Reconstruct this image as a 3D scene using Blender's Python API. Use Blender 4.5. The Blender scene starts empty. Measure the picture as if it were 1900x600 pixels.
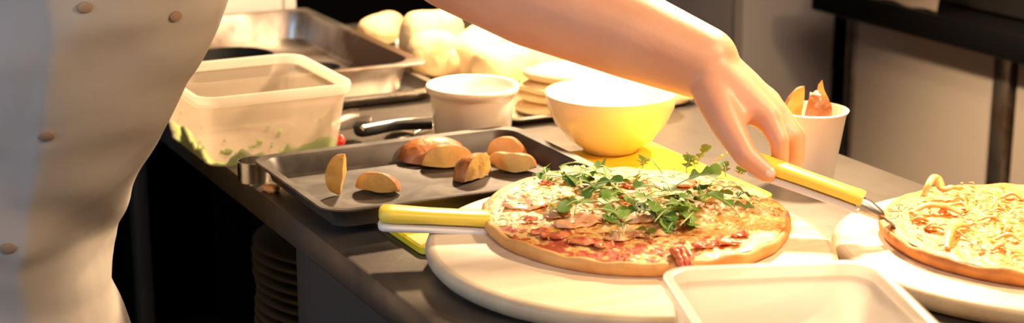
import bpy, bmesh, math, random
from mathutils import Vector, Matrix, noise
from mathutils.bvhtree import BVHTree
random.seed(7)
C = bpy.context.scene.collection
# ---------------------------------------------------------------- camera geometry
FOC = 3200.0; PITCH = math.radians(15.2); HC = 1.39; YAW = math.radians(27)
cP, sP, cY, sY = math.cos(PITCH), math.sin(PITCH), math.cos(YAW), math.sin(YAW)
def W(r, d, z): return Vector((r*cY + d*sY, -r*sY + d*cY, z))
def rayc(px, py):
    x = (px-950)/FOC; y = (300-py)/FOC
    return x, cP + y*sP, -sP + y*cP
def at(px, py, z):
    r, d, v = rayc(px, py); t = (z-HC)/v
    return W(r*t, d*t, z)
def pd(px, py, d):
    r, dd, v = rayc(px, py); t = d/dd
    return W(r*t, d, HC + v*t)
def onX(px, py, X):
    r, d, v = rayc(px, py); w = W(r, d, v); t = X/w.x
    return Vector((X, w.y*t, HC + v*t))
def onY(px, py, Y):
    r, d, v = rayc(px, py); w = W(r, d, v); t = Y/w.y
    return Vector((w.x*t, Y, HC + v*t))

# ---------------------------------------------------------------- materials
M = {}
def mat(name, col, rough=.5, metal=0., col2=None, scale=20., lo=.4, hi=.6, detail=4., bump=0., bscale=60., sss=0., coat=0., trans=0., stretch=None, spec=.5, rvar=0.):
    m = bpy.data.materials.new(name); m.use_nodes = True
    nt = m.node_tree; N = nt.nodes; L = nt.links
    b = N['Principled BSDF']
    b.inputs['Base Color'].default_value = (*col, 1); b.inputs['Roughness'].default_value = rough
    b.inputs['Metallic'].default_value = metal; b.inputs['Specular IOR Level'].default_value = spec
    if sss:
        b.inputs['Subsurface Weight'].default_value = sss
        b.inputs['Subsurface Radius'].default_value = (.01, .004, .002)
        b.inputs['Subsurface Scale'].default_value = 1.
    if coat: b.inputs['Coat Weight'].default_value = coat; b.inputs['Coat Roughness'].default_value = .15
    if trans: b.inputs['Transmission Weight'].default_value = trans
    tc = N.new('ShaderNodeTexCoord'); mp = N.new('ShaderNodeMapping')
    L.new(tc.outputs['Object'], mp.inputs['Vector'])
    if stretch: mp.inputs['Scale'].default_value = stretch
    if col2 or rvar:
        n = N.new('ShaderNodeTexNoise'); n.inputs['Scale'].default_value = scale; n.inputs['Detail'].default_value = detail
        L.new(mp.outputs[0], n.inputs['Vector'])
        mr = N.new('ShaderNodeMapRange'); mr.inputs['From Min'].default_value = lo; mr.inputs['From Max'].default_value = hi
        L.new(n.outputs['Fac'], mr.inputs['Value'])
        if col2:
            mx = N.new('ShaderNodeMix'); mx.data_type = 'RGBA'
            mx.inputs['A'].default_value = (*col, 1); mx.inputs['B'].default_value = (*col2, 1)
            L.new(mr.outputs[0], mx.inputs['Factor']); L.new(mx.outputs['Result'], b.inputs['Base Color'])
        if rvar:
            r2 = N.new('ShaderNodeMapRange'); r2.inputs['To Min'].default_value = rough; r2.inputs['To Max'].default_value = rough + rvar
            L.new(mr.outputs[0], r2.inputs['Value']); L.new(r2.outputs[0], b.inputs['Roughness'])
    if bump:
        n2 = N.new('ShaderNodeTexNoise'); n2.inputs['Scale'].default_value = bscale; n2.inputs['Detail'].default_value = 5
        L.new(mp.outputs[0], n2.inputs['Vector'])
        bp = N.new('ShaderNodeBump'); bp.inputs['Strength'].default_value = bump; bp.inputs['Distance'].default_value = .004
        L.new(n2.outputs['Fac'], bp.inputs['Height']); L.new(bp.outputs[0], b.inputs['Normal'])
    M[name] = m
    return m
mat('worktop_steel', (.27,.235,.205), .33, .85, (.13,.11,.095), 9, .35, .65, bump=.12, bscale=35, rvar=.2)
mat('steel', (.62,.60,.57), .22, 1., (.45,.42,.38), 14, rvar=.15)
mat('steel_worn', (.55,.50,.45), .34, 1., (.17,.11,.075), 9, .42, .60, rvar=.2)
mat('steel_dark', (.15,.14,.135), .35, .8)
mat('tray_nonstick', (.042,.034,.029), .42, .3, (.075,.06,.05), 26, .45, .7, bump=.05, rvar=.15)
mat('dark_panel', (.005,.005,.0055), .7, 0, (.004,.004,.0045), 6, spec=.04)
mat('grey_panel', (.075,.066,.06), .5, .3)
mat('black_worktop', (.006,.006,.007), .35, 0)
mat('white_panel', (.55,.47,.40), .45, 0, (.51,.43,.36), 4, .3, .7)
mat('white_panel_lit', (.80,.72,.64), .45)  # paler copy of white_panel: extra light put into the door colour
mat('floor_tile', (.05,.045,.04), .5, 0, (.035,.03,.028), 7, bump=.1)
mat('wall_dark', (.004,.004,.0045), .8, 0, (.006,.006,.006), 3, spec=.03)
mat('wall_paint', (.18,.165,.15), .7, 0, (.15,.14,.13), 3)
mat('ceiling_white', (.3,.28,.26), .8)
mat('yellow_board', (.94,.68,.03), .42, 0, (.90,.62,.02), 30, bump=.05, bscale=90)
mat('yellow_handle', (.95,.70,.08), .35)
mat('white_handle', (.78,.72,.68), .4)
mat('ceramic_white', (.86,.80,.74), .18, coat=.4)
mat('cup_white', (.90,.84,.79), .35)
mat('bowl_yellow', (.95,.75,.32), .25, coat=.3)
mat('bowl_inside', (.93,.90,.82), .25, coat=.3)
mat('wood_pale', (.86,.69,.50), .42, 0, (.78,.59,.39), 5, .42, .62, detail=6, stretch=(1.2,14,3), spec=.4)
mat('wood_rim', (.68,.54,.36), .45, 0, (.6,.46,.3), 6, stretch=(1,10,3))
mat('bread_flour', (.86,.64,.34), .8, 0, (.74,.42,.15), 26, .5, .75, bump=.5, bscale=70)
mat('bread_flat', (.86,.66,.36), .8, 0, (.74,.44,.17), 34, .55, .75, bump=.4, bscale=60)
mat('potato_skin', (.42,.15,.035), .45, 0, (.24,.07,.015), 60, .4, .62, bump=.5, bscale=120, coat=.25)
mat('potato_flesh', (.80,.42,.09), .4, 0, (.62,.26,.05), 45, .48, .7, bump=.35, bscale=90, coat=.3)
mat('potato_pale', (.88,.56,.17), .4, 0, (.75,.36,.08), 40, .52, .75, bump=.3, bscale=90, coat=.3)
mat('crust', (.80,.42,.13), .6, 0, (.62,.24,.05), 24, .42, .68, bump=.35, bscale=90)
mat('crust_dark', (.74,.30,.07), .6, 0, (.45,.16,.04), 30, .42, .65, bump=.35, bscale=90)
mat('ham', (.80,.36,.16), .45, 0, (.88,.54,.26), 70, coat=.1, bump=.2, bscale=120)
mat('tomato', (.50,.06,.03), .38, 0, (.80,.27,.10), 110, coat=.3, bump=.3, bscale=150)
mat('rocket_green', (.13,.29,.03), .5, 0, (.24,.40,.07), 70, .35, .65)
mat('rocket_dark', (.07,.19,.022), .5, 0, (.12,.26,.035), 70)
mat('rocket_stem', (.60,.66,.28), .4)
mat('cheese_shred', (.82,.47,.12), .5, 0, (.62,.20,.03), 45, .42, .6, coat=.05)
mat('pesto', (.15,.46,.006), .45, 0, (.32,.62,.015), 60, coat=.2, bump=.3, bscale=90)
mat('chilli', (.65,.03,.015), .3)
mat('skin', (.74,.38,.23), .45, 0, (.69,.33,.19), 16, .35, .65, sss=.25, bump=.08, bscale=180)
mat('nail', (.80,.52,.42), .25)
mat('coat_cloth', (.43,.375,.335), .85, 0, (.385,.335,.295), 5, .35, .65, bump=.25, bscale=22)
mat('button_tan', (.30,.19,.12), .5)
mat('trouser', (.04,.04,.05), .8)
mat('shoe', (.015,.015,.015), .4)
mat('hair', (.05,.03,.02), .6, bump=.8, bscale=150)
mat('eye_white', (.8,.78,.75), .2); mat('eye_dark', (.03,.02,.015), .2); mat('lip', (.55,.22,.17), .4)
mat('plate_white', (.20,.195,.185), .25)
mat('paper', (.80,.66,.55), .8)
mat('black_pan', (.012,.012,.012), .7, spec=.25)

def plastic(name, col, clear, tl=.45):
    m = bpy.data.materials.new(name); m.use_nodes = True
    nt = m.node_tree; N = nt.nodes; L = nt.links
    b = N['Principled BSDF']; b.inputs['Base Color'].default_value = (*col, 1); b.inputs['Roughness'].default_value = .28
    t = N.new('ShaderNodeBsdfTranslucent'); t.inputs['Color'].default_value = (*col, 1)
    tr = N.new('ShaderNodeBsdfTransparent'); tr.inputs['Color'].default_value = (.97,.95,.92,1)
    m1 = N.new('ShaderNodeMixShader'); m1.inputs[0].default_value = tl
    m2 = N.new('ShaderNodeMixShader'); m2.inputs[0].default_value = clear
    L.new(b.outputs[0], m1.inputs[1]); L.new(t.outputs[0], m1.inputs[2])
    L.new(m1.outputs[0], m2.inputs[1]); L.new(tr.outputs[0], m2.inputs[2])
    L.new(m2.outputs[0], N['Material Output'].inputs['Surface']); M[name] = m
plastic('tub_plastic', (.84,.72,.60), .68, .35)
plastic('tub_milky', (.95,.91,.85), .2, .5)
plastic('tub_rim_plastic', (.92,.86,.78), .35)

def pizza_mat(name, pale, gold, brown, red, redamt, cx, cy, dirx, diry, off):
    """melted cheese with browned and tomato patches; red strengthens towards one side of the pizza"""
    m = bpy.data.materials.new(name); m.use_nodes = True
    nt = m.node_tree; N = nt.nodes; L = nt.links; b = N['Principled BSDF']
    b.inputs['Roughness'].default_value = .5; b.inputs['Coat Weight'].default_value = .08
    b.inputs['Subsurface Weight'].default_value = .1; b.inputs['Subsurface Radius'].default_value = (.006,.003,.001); b.inputs['Subsurface Scale'].default_value = 1
    tc = N.new('ShaderNodeTexCoord')
    def nz(scale, lo, hi, det=4, dist=0.):
        n = N.new('ShaderNodeTexNoise'); n.inputs['Scale'].default_value = scale; n.inputs['Detail'].default_value = det; n.inputs['Distortion'].default_value = dist
        L.new(tc.outputs['Object'], n.inputs['Vector'])
        r = N.new('ShaderNodeMapRange'); r.inputs['From Min'].default_value = lo; r.inputs['From Max'].default_value = hi
        L.new(n.outputs['Fac'], r.inputs['Value']); return r.outputs[0]
    def mix(f, a, bb):
        x = N.new('ShaderNodeMix'); x.data_type = 'RGBA'; L.new(f, x.inputs['Factor'])
        if isinstance(a, tuple): x.inputs['A'].default_value = (*a, 1)
        else: L.new(a, x.inputs['A'])
        x.inputs['B'].default_value = (*bb, 1); return x.outputs['Result']
    c = mix(nz(120, .42, .62, 3, 1.), pale, gold)
    c = mix(nz(48, .56, .68, 5, .6), c, brown)
    # red mask : noise + directional bias
    sep = N.new('ShaderNodeSeparateXYZ'); L.new(tc.outputs['Object'], sep.inputs[0])
    mx = N.new('ShaderNodeMath'); mx.operation = 'MULTIPLY'; mx.inputs[1].default_value = dirx; L.new(sep.outputs[0], mx.inputs[0])
    my = N.new('ShaderNodeMath'); my.operation = 'MULTIPLY_ADD'; my.inputs[1].default_value = diry; L.new(sep.outputs[1], my.inputs[0]); L.new(mx.outputs[0], my.inputs[2])
    n = N.new('ShaderNodeTexNoise'); n.inputs['Scale'].default_value = 60; n.inputs['Detail'].default_value = 5; n.inputs['Distortion'].default_value = .8
    L.new(tc.outputs['Object'], n.inputs['Vector'])
    ad = N.new('ShaderNodeMath'); ad.operation = 'ADD'; L.new(my.outputs[0], ad.inputs[0]); L.new(n.outputs['Fac'], ad.inputs[1])
    r = N.new('ShaderNodeMapRange'); r.inputs['From Min'].default_value = off; r.inputs['From Max'].default_value = off + .06; r.inputs['To Max'].default_value = redamt
    L.new(ad.outputs[0], r.inputs['Value'])
    c = mix(r.outputs[0], c, red)
    L.new(c, b.inputs['Base Color'])
    n2 = N.new('ShaderNodeTexNoise'); n2.inputs['Scale'].default_value = 190; n2.inputs['Detail'].default_value = 4; L.new(tc.outputs['Object'], n2.inputs['Vector'])
    bp = N.new('ShaderNodeBump'); bp.inputs['Strength'].default_value = .6; bp.inputs['Distance'].default_value = .002
    L.new(n2.outputs['Fac'], bp.inputs['Height']); L.new(bp.outputs[0], b.inputs['Normal'])
    M[name] = m
pizza_mat('topping_mixed', (.88,.60,.22), (.78,.38,.08), (.52,.17,.035), (.50,.07,.03), .95, 0, 0, -1.6, -1.9, .72)
pizza_mat('topping_cheese', (.74,.38,.085), (.62,.21,.025), (.38,.09,.012), (.66,.20,.04), .85, 0, 0, 0., 1.4, .60)

# ---------------------------------------------------------------- mesh helpers
def tag(o, label=None, cat=None, group=None, kind=None):
    if label: o['label'] = label
    if cat: o['category'] = cat
    if group: o['group'] = group
    if kind: o['kind'] = kind
    return o
def empty(name, loc, label=None, cat=None, group=None, rot=(0,0,0)):
    o = bpy.data.objects.new(name, None); C.objects.link(o); o.location = loc; o.rotation_euler = rot; o.empty_display_size = .05
    tag(o, label, cat, group); return o
def link(name, bm, mats, parent=None, smooth=True, loc=None, rot=None, angle=40):
    bmesh.ops.recalc_face_normals(bm, faces=bm.faces)
    me = bpy.data.meshes.new(name); bm.to_mesh(me); bm.free()
    if not isinstance(mats, (list, tuple)): mats = [mats]
    for m in mats: me.materials.append(M[m])
    if smooth:
        me.shade_smooth() if hasattr(me, 'shade_smooth') else None
        try: me.set_sharp_from_angle(angle=math.radians(angle))
        except Exception: pass
    o = bpy.data.objects.new(name, me); C.objects.link(o)
    if parent: o.parent = parent
    if loc is not None: o.location = loc
    if rot is not None: o.rotation_euler = rot
    return o
def nb(): return bmesh.new()
def box(bm, x0, x1, y0, y1, z0, z1, bev=0.):
    r = bmesh.ops.create_cube(bm, size=1)
    vs = r['verts']
    for v in vs: v.co = Vector(((x0+x1)/2 + v.co.x*(x1-x0), (y0+y1)/2 + v.co.y*(y1-y0), (z0+z1)/2 + v.co.z*(z1-z0)))
    if bev:
        es = list({e for v in vs for e in v.link_edges})
        bmesh.ops.bevel(bm, geom=es, offset=bev, segments=2, affect='EDGES', profile=.5)
    return bm
def rings(bm, rs, cap0=False, cap1=False, mi=0, closed=True, caps_mi=None):
    """loft a list of rings (each a list of Vectors)"""
    vr = [[bm.verts.new(p) for p in r] for r in rs]
    n = len(rs[0])
    for a, b in zip(vr, vr[1:]):
        for i in range(n if closed else n-1):
            f = bm.faces.new((a[i], a[(i+1) % n], b[(i+1) % n], b[i])); f.material_index = mi; f.smooth = True
    for flag, r in ((cap0, vr[0]), (cap1, vr[-1])):
        if flag:
            c = sum((v.co for v in r), Vector())/n; cv = bm.verts.new(c)
            for i in range(n):
                f = bm.faces.new((r[i], r[(i+1) % n], cv)); f.material_index = mi if caps_mi is None else caps_mi; f.smooth = True
    return vr
def circ(cx, cy, z, r, n=64): return [Vector((cx + r*math.cos(2*math.pi*i/n), cy + r*math.sin(2*math.pi*i/n), z)) for i in range(n)]
def lathe(bm, prof, n=64, mi=0):
    """prof [(r,z)...]; zero radius ends close"""
    rs = [circ(0, 0, z, max(r, 1e-5), n) for r, z in prof]
    rings(bm, rs, True, True, mi); return bm
def rrect(hx, hy, r, z, n=6, cx=0., cy=0.):
    out = []
    r = min(r, hx*.99, hy*.99)
    for (sx, sy, a0) in ((1,1,0), (-1,1,90), (-1,-1,180), (1,-1,270)):
        for k in range(n+1):
            a = math.radians(a0 + 90*k/n)
            out.append(Vector((cx + sx*(hx-r) + r*math.cos(a), cy + sy*(hy-r) + r*math.sin(a), z)))
    return out
def pan_mesh(prof, n=6, cap_in=True):
    """prof: list of (hx,hy,corner_r,z): outer bottom -> rim -> inner bottom"""
    bm = nb(); rings(bm, [rrect(a, b, c, z, n) for a, b, c, z in prof], True, True); return bm
def tube(bm, pts, rad, n=10, mi=0, flat=1., up=Vector((0,0,1))):
    pts = [Vector(p) for p in pts]
    if not isinstance(rad, (list, tuple)): rad = [rad]*len(pts)
    rs = []
    for i, p in enumerate(pts):
        t = (pts[min(i+1, len(pts)-1)] - pts[max(i-1, 0)]).normalized()
        s = t.cross(up)
        if s.length < 1e-4: s = t.cross(Vector((1,0,0)))
        s.normalize(); u = s.cross(t).normalized()
        rs.append([p + (s*math.cos(2*math.pi*k/n) + u*flat*math.sin(2*math.pi*k/n))*rad[i] for k in range(n)])
    rings(bm, rs, True, True, mi); return bm
def cr(pts, k=6):
    """catmull-rom resample of Vectors / tuples"""
    P = [Vector(p) for p in pts]; out = []
    for i in range(len(P)-1):
        a = P[max(i-1, 0)]; b = P[i]; c = P[i+1]; d = P[min(i+2, len(P)-1)]
        for j in range(k):
            t = j/k
            out.append(.5*((2*b) + (c-a)*t + (2*a-5*b+4*c-d)*t*t + (-a+3*b-3*c+d)*t**3))
    out.append(P[-1]); return out
def nz3(p, s): return noise.noise(Vector(p)*s)
def struct(name, bm, m, smooth=False):
    o = link(name, bm, m, smooth=smooth); o['kind'] = 'structure'; return o

# ---------------------------------------------------------------- room shell
struct('floor', box(nb(), -1.6, 3.0, -1.2, 3.6, -.08, 0), 'floor_tile')
struct('ceiling', box(nb(), -1.6, 3.0, -1.2, 3.6, 2.7, 2.78), 'ceiling_white')
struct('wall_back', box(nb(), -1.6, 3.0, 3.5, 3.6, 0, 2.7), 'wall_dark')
struct('wall_front', box(nb(), -1.6, 3.0, -1.2, -1.1, 0, 2.7), 'wall_paint')
struct('wall_left', box(nb(), -1.6, -1.5, -1.1, 3.5, 0, 2.7), 'wall_paint')
struct('wall_right', box(nb(), 2.9, 3.0, -1.1, 3.5, 0, 2.7), 'wall_paint')

# ---------------------------------------------------------------- near counter
ZT = .9; X0, X1 = .536, 1.158; YN, YF = .35, 2.44
ct = empty('prep_counter', ((X0+X1)/2, 1.6, 0), 'long steel-topped prep counter carrying the pizzas, tray and tubs', 'counter')
def childw(name, bm, m, parent, **k):
    """child mesh written in world coordinates"""
    o = link(name, bm, m, parent, **k)
    o.matrix_parent_inverse = Matrix.Translation(parent.location).inverted() if parent.rotation_euler[:] == (0,0,0) else (Matrix.LocRotScale(parent.location, parent.rotation_euler, None)).inverted()
    return o
childw('worktop', box(nb(), X0, X1, YN, YF, ZT-.032, ZT, .004), 'worktop_steel', ct)
pe = onX(556, 500, .556).y; pl = onX(262, 520, .556).y; dv = onX(366, 480, .60).y
childw('side_panel', box(nb(), .553, .573, YN+.02, pe, .10, ZT-.033), 'grey_panel', ct)
childw('side_panel', box(nb(), .553, .573, pl, pl+.03, .02, ZT-.033, .003), 'grey_panel', ct)
if pl+.06 < YF-.02: childw('side_panel', box(nb(), .553, .573, pl+.032, YF-.02, .10, ZT-.033), 'dark_panel', ct)
childw('back_panel', box(nb(), 1.120, 1.135, YN+.02, YF-.02, .10, ZT-.033), 'dark_panel', ct)
childw('divider', box(nb(), .66, 1.118, pl-.016, pl-.004, .116, ZT-.034), 'dark_panel', ct)
childw('shelf', box(nb(), .575, 1.118, YN+.03, YF-.03, .10, .115), 'dark_panel', ct)
childw('shelf', box(nb(), .585, 1.118, pe-.25, pl-.018, .548, .563), 'dark_panel', ct)
for (x, y) in ((.60, YN+.06), (1.09, YN+.06), (.60, YF-.06), (1.09, YF-.06)):
    b = nb(); tube(b, [(x, y, 0), (x, y, .099)], .02); childw('leg', b, 'steel', ct)
# plates on the inner shelf
NP = 16; z0 = .5636
for i in range(NP):
    b = nb(); prof = [(0, .002), (.07, .0), (.075, .0035), (.105, .008), (.124, .0145), (.125, .0155), (.123, .0163), (.103, .011), (.073, .006), (0, .005)]
    lathe(b, prof, 56)
    o = link('dinner_plate', b, 'plate_white', loc=(.727+random.uniform(-.002,.002), 1.832+random.uniform(-.002,.002), z0 + i*.0125))
    tag(o, 'pale dinner plate in the dim stack on the dark shelf under the counter', 'plate', 'dinner plates stacked under the counter')

# ---------------------------------------------------------------- second counter (right) and background units
XB = 1.81
yE = 2.408
c2 = empty('refrigerated_counter', (2.15, 1.4, 0), 'undercounter fridge with white doors and a black worktop across the aisle', 'fridge')
childw('worktop', box(nb(), XB, 2.6, .2, yE, .858, .902, .004), 'black_worktop', c2)
XF = 1.87
pA = onX(1568, 120, XF).y; pB = onX(1586, 120, XF+.004).y; pC = onX(1838, 220, XF).y; pD = onX(1868, 220, XF).y
childw('cabinet_body', box(nb(), XF+.025, 2.58, .25, pA-.001, .06, .857), 'steel_dark', c2)
childw('post', box(nb(), XF, XF+.03, pB, pA, .05, .856, .002), 'steel_worn', c2)
d1 = childw('door', box(nb(), XF+.003, XF+.024, pC+.002, pB-.002, .08, .845, .003), 'white_panel', c2)
childw('post', box(nb(), XF-.002, XF+.03, pD, pC, .05, .856, .002), 'steel_worn', c2)
d2 = childw('door', box(nb(), XF+.003, XF+.024, pD-.62, pD-.012, .08, .845, .003), 'white_panel', c2)
hz = onX(1893, 185, XF-.02)
b = nb(); box(b, XF-.03, XF-.02, hz.y-.10, hz.y+.012, hz.z-.06, hz.z+.005, .003); box(b, XF-.02, XF+.003, hz.y-.0, hz.y+.012, hz.z-.06, hz.z+.005, .002)
h = link('handle', b, 'black_pan', d2, smooth=False); h.matrix_parent_inverse = Matrix.Translation(c2.location).inverted()
b = nb(); box(b, XF-.034, XF-.0301, hz.y-.095, hz.y-.0, hz.z-.034, hz.z-.018, .001)
h2 = link('handle', b, 'steel', d2, smooth=False); h2.matrix_parent_inverse = Matrix.Translation(c2.location).inverted()
tag(h2, 'thin steel grip strip')
# appliance and paper on the black worktop
ap = onX(1750, 25, 1.90)
ge = empty('steel_griddle', (2.2, ap.y-.35, .902), 'dull steel appliance standing on the black worktop at the right', 'cooking appliance')
childw('housing', box(nb(), 1.885, 2.5, ap.y-.75, ap.y, .905, 1.09, .006), 'steel_dark', ge)
childw('top_plate', box(nb(), 1.875, 2.5, ap.y-.76, ap.y+.008, 1.091, 1.103, .003), 'steel', ge)
for dy in (.12, .3, .5):
    b = nb(); tube(b, [(1.884, ap.y-dy, .99), (1.866, ap.y-dy, .99)], .012, 16); childw('knob', b, 'steel_worn', ge)
b = nb()
n = 14
for j in range(2):
    rsx = []
pp = [onX(1600, -12, 1.832), onX(1750, 33, 1.832)]
ya, yb = max(p.y for p in pp), min(p.y for p in pp)
g = []
for i in range(n+1):
    y = yb + (ya-yb)*i/n
    row = []
    for k in range(9):
        t = k/8; x = 1.818 + .02*t*t + .03*t + .002*math.sin(9*y); z = .904 + .22*t
        row.append(b.verts.new((x, y, z + .002*math.sin(i))))
    g.append(row)
for i in range(n):
    for k in range(8): b.faces.new((g[i][k], g[i+1][k], g[i+1][k+1], g[i][k+1]))
bmesh.ops.solidify(b, geom=b.faces[:], thickness=.0012)
o = link('paper_sheet', b, 'paper'); tag(o, 'pale sheet of paper propped upright at the edge of the black worktop', 'paper')

# tall white unit behind the end of the black worktop
YT = 2.62
xa = onY(1366, 60, YT).x; xb = onY(1551, 60, YT).x; xs = onY(1377, 60, YT).x
tu = empty('tall_fridge', ((xa+xb)/2, YT+.3, 0), 'tall pale fridge beyond the end of the black worktop', 'fridge')
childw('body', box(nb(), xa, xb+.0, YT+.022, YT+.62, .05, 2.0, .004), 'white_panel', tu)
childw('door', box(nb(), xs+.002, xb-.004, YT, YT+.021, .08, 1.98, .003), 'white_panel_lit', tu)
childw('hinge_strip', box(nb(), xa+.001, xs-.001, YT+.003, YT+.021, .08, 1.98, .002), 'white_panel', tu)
childw('plinth', box(nb(), xa+.02, xb-.02, YT+.05, YT+.6, 0, .05), 'dark_panel', tu)
# dark tall unit to its left
xc = onY(1312, 30, YT).x; xd = onY(1340, 30, YT).x
dk = empty('dark_cabinet', (xa-.3, YT+.35, 0), 'tall black cabinet filling the dark background behind the bread', 'cabinet')
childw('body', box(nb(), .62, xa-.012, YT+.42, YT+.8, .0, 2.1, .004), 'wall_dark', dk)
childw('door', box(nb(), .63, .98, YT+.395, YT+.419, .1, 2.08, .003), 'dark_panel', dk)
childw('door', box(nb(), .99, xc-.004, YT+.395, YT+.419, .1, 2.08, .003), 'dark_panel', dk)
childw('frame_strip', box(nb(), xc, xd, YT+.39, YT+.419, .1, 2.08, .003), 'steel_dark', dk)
# white box on the counter far left
YW = 2.50
xw = onY(551, 10, YW).x; xsn = onY(526, 10, YW).x
wb = empty('white_cabinet', (xw-.18, YW+.15, 0), 'white panelled cabinet with its lower part darkened as shade, behind the deep steel pan', 'cabinet')
childw('body', box(nb(), xw-.36, xw-.001, YW+.006, YW+.30, ZT-.04, ZT+.32, .004), 'ceramic_white', wb)
childw('base', box(nb(), xw-.355, xw-.004, YW+.008, YW+.295, 0, ZT-.041, .003), 'dark_panel', wb)  # lower part coloured near-black to stand in for shade below the counter
childw('front_panel', box(nb(), xw-.36, xsn-.001, YW, YW+.0055, ZT-.03, ZT+.31, .002), 'ceramic_white', wb)
childw('front_panel', box(nb(), xsn+.001, xw-.001, YW, YW+.0055, ZT-.03, ZT+.31, .002), 'ceramic_white', wb)

# ---------------------------------------------------------------- yellow chopping board
YB = .0085
o = link('chopping_board', pan_mesh([(.190,.118,.01,0), (.1925,.1205,.012,.0015), (.1925,.1205,.012,YB-.0015), (.190,.118,.01,YB)]), 'yellow_board', loc=(.7905, 1.4695, ZT), angle=30)
tag(o, 'bright yellow plastic chopping board lying under the tray and the yellow bowl', 'chopping board')

# ---------------------------------------------------------------- round wooden boards and pizzas
TILT = math.asin(YB/.29)
def board(loc, rot, label, name='round_serving_board', R=.181):
    b = nb(); H = .0185
    prof = [(0, 0), (R-.012, 0), (R-.005, .002), (R-.001, .007), (R, .012), (R-.0015, .0165), (R-.005, H-.0004), (R-.008, H), (0, H)]
    lathe(b, prof, 128)
    for f in b.faces:
        if max((v.co.x**2+v.co.y**2)**.5 for v in f.verts) > R-.007: f.material_index = 1
    o = link(name, b, ['wood_pale', 'wood_rim'], loc=loc, rot=rot, angle=50)
    tag(o, label, 'serving board', 'round wooden serving boards'); return o
B1 = Vector((.7505, 1.2430, ZT+.0020)); 
board(B1 + Vector((0, 0, .0035)), (TILT, 0, math.radians(28)) if False else (TILT, 0, 0), 'round pale wooden board under the rocket-topped pizza')
c2b = at(1553, 462, .915) + Vector((cY, -sY, 0))*.179
B2 = Vector((c2b.x, c2b.y, ZT+.0005))
board(B2, (0,0,0), 'round pale wooden board at the right under the pizza without leaves')

def pizza(name, R, loc, rot, label, crust_m, top_m, amp, seed):
    e = empty(name, loc, label, 'pizza', 'pizzas on round wooden boards', rot)
    random.seed(seed)
    # crust : bumpy disc with a raised puffy rim
    b = nb(); n = 160; H = .011
    prof = [(.0, .0), (.90, 0), (.972, .0008), (.993, .0040), (1.0, .0085), (.994, .0120), (.978, .0134), (.955, .0130), (.92, .0105), (.5, .0100), (0, .0100)]
    rs = []
    for (rr, z) in prof:
        ring = []
        for i in range(n):
            a = 2*math.pi*i/n
            w = 1 + .012*noise.noise(Vector((math.cos(a)*2.2, math.sin(a)*2.2, seed))) + .006*noise.noise(Vector((math.cos(a)*9, math.sin(a)*9, seed)))
            zz = z*(1 + (.22*noise.noise(Vector((math.cos(a)*6, math.sin(a)*6, seed+5*rr))) if rr > .85 and z > .001 else 0))
            ring.append(Vector((max(rr, 1e-5)*R*w*math.cos(a), max(rr, 1e-5)*R*w*math.sin(a), zz)))
        rs.append(ring)
    rings(b, rs, True, True)
    link('crust', b, crust_m, e, angle=80)
    # topping layer : irregular melted surface
    b = nb(); n = 260; nr = 95; Rt = R*.962
    rs = []
    for j in range(nr+1):
        q = j/nr; ring = []
        for i in range(n):
            a = 2*math.pi*i/n
            edge = 1 + .02*noise.noise(Vector((math.cos(a)*8, math.sin(a)*8, seed+9)))
            x = max(q, .002)*Rt*edge*math.cos(a); y = max(q, .002)*Rt*edge*math.sin(a)
            v = Vector((x, y, seed))
            z = .0128 + amp*(noise.noise(v*55)*.6 + abs(noise.noise(v*130))*.8 + noise.noise(v*260)*.35) + .0010
            k = max(0., (q-.9)/.1)
            z = z*(1-k*k) + .0125*k*k
            ring.append(Vector((x, y, z)))
        rs.append(ring)
    rings(b, rs, True, False)
    link('melted_topping', b, top_m, e, angle=120)
    return e
pz1c = Vector((.777, 1.279, 0))
tz = (pz1c.y - B1.y)*math.sin(TILT)
P1 = pizza('pizza', .140, (pz1c.x, pz1c.y, ZT+.0050+.0187+tz), (TILT,0,0), 'thin pizza topped with green rocket leaves and ham', 'crust', 'topping_mixed', .0030, 3)
pl2 = at(1637, 424, .93) + Vector((cY, -sY, 0))*.142
P2 = pizza('pizza', .142, (pl2.x, pl2.y, ZT+.0192), (0,0,0), 'browned cheese pizza without leaves at the right edge', 'crust_dark', 'topping_cheese', .0034, 11)
bpy.context.view_layer.update()
I1 = P1.matrix_world.inverted() if P1.matrix_world != Matrix() else Matrix.LocRotScale(P1.location, P1.rotation_euler, None).inverted()
I1 = Matrix.LocRotScale(P1.location, P1.rotation_euler, None).inverted()
I2 = Matrix.LocRotScale(P2.location, P2.rotation_euler, None).inverted()
def loc1(px, py, dz=0): 
    p = I1 @ at(px, py, ZT+.0405); p.z = .0165 + dz; return p
def loc2(px, py, dz=0):
    p = I2 @ at(px, py, ZT+.0355); p.z = .016 + dz; return p

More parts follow.
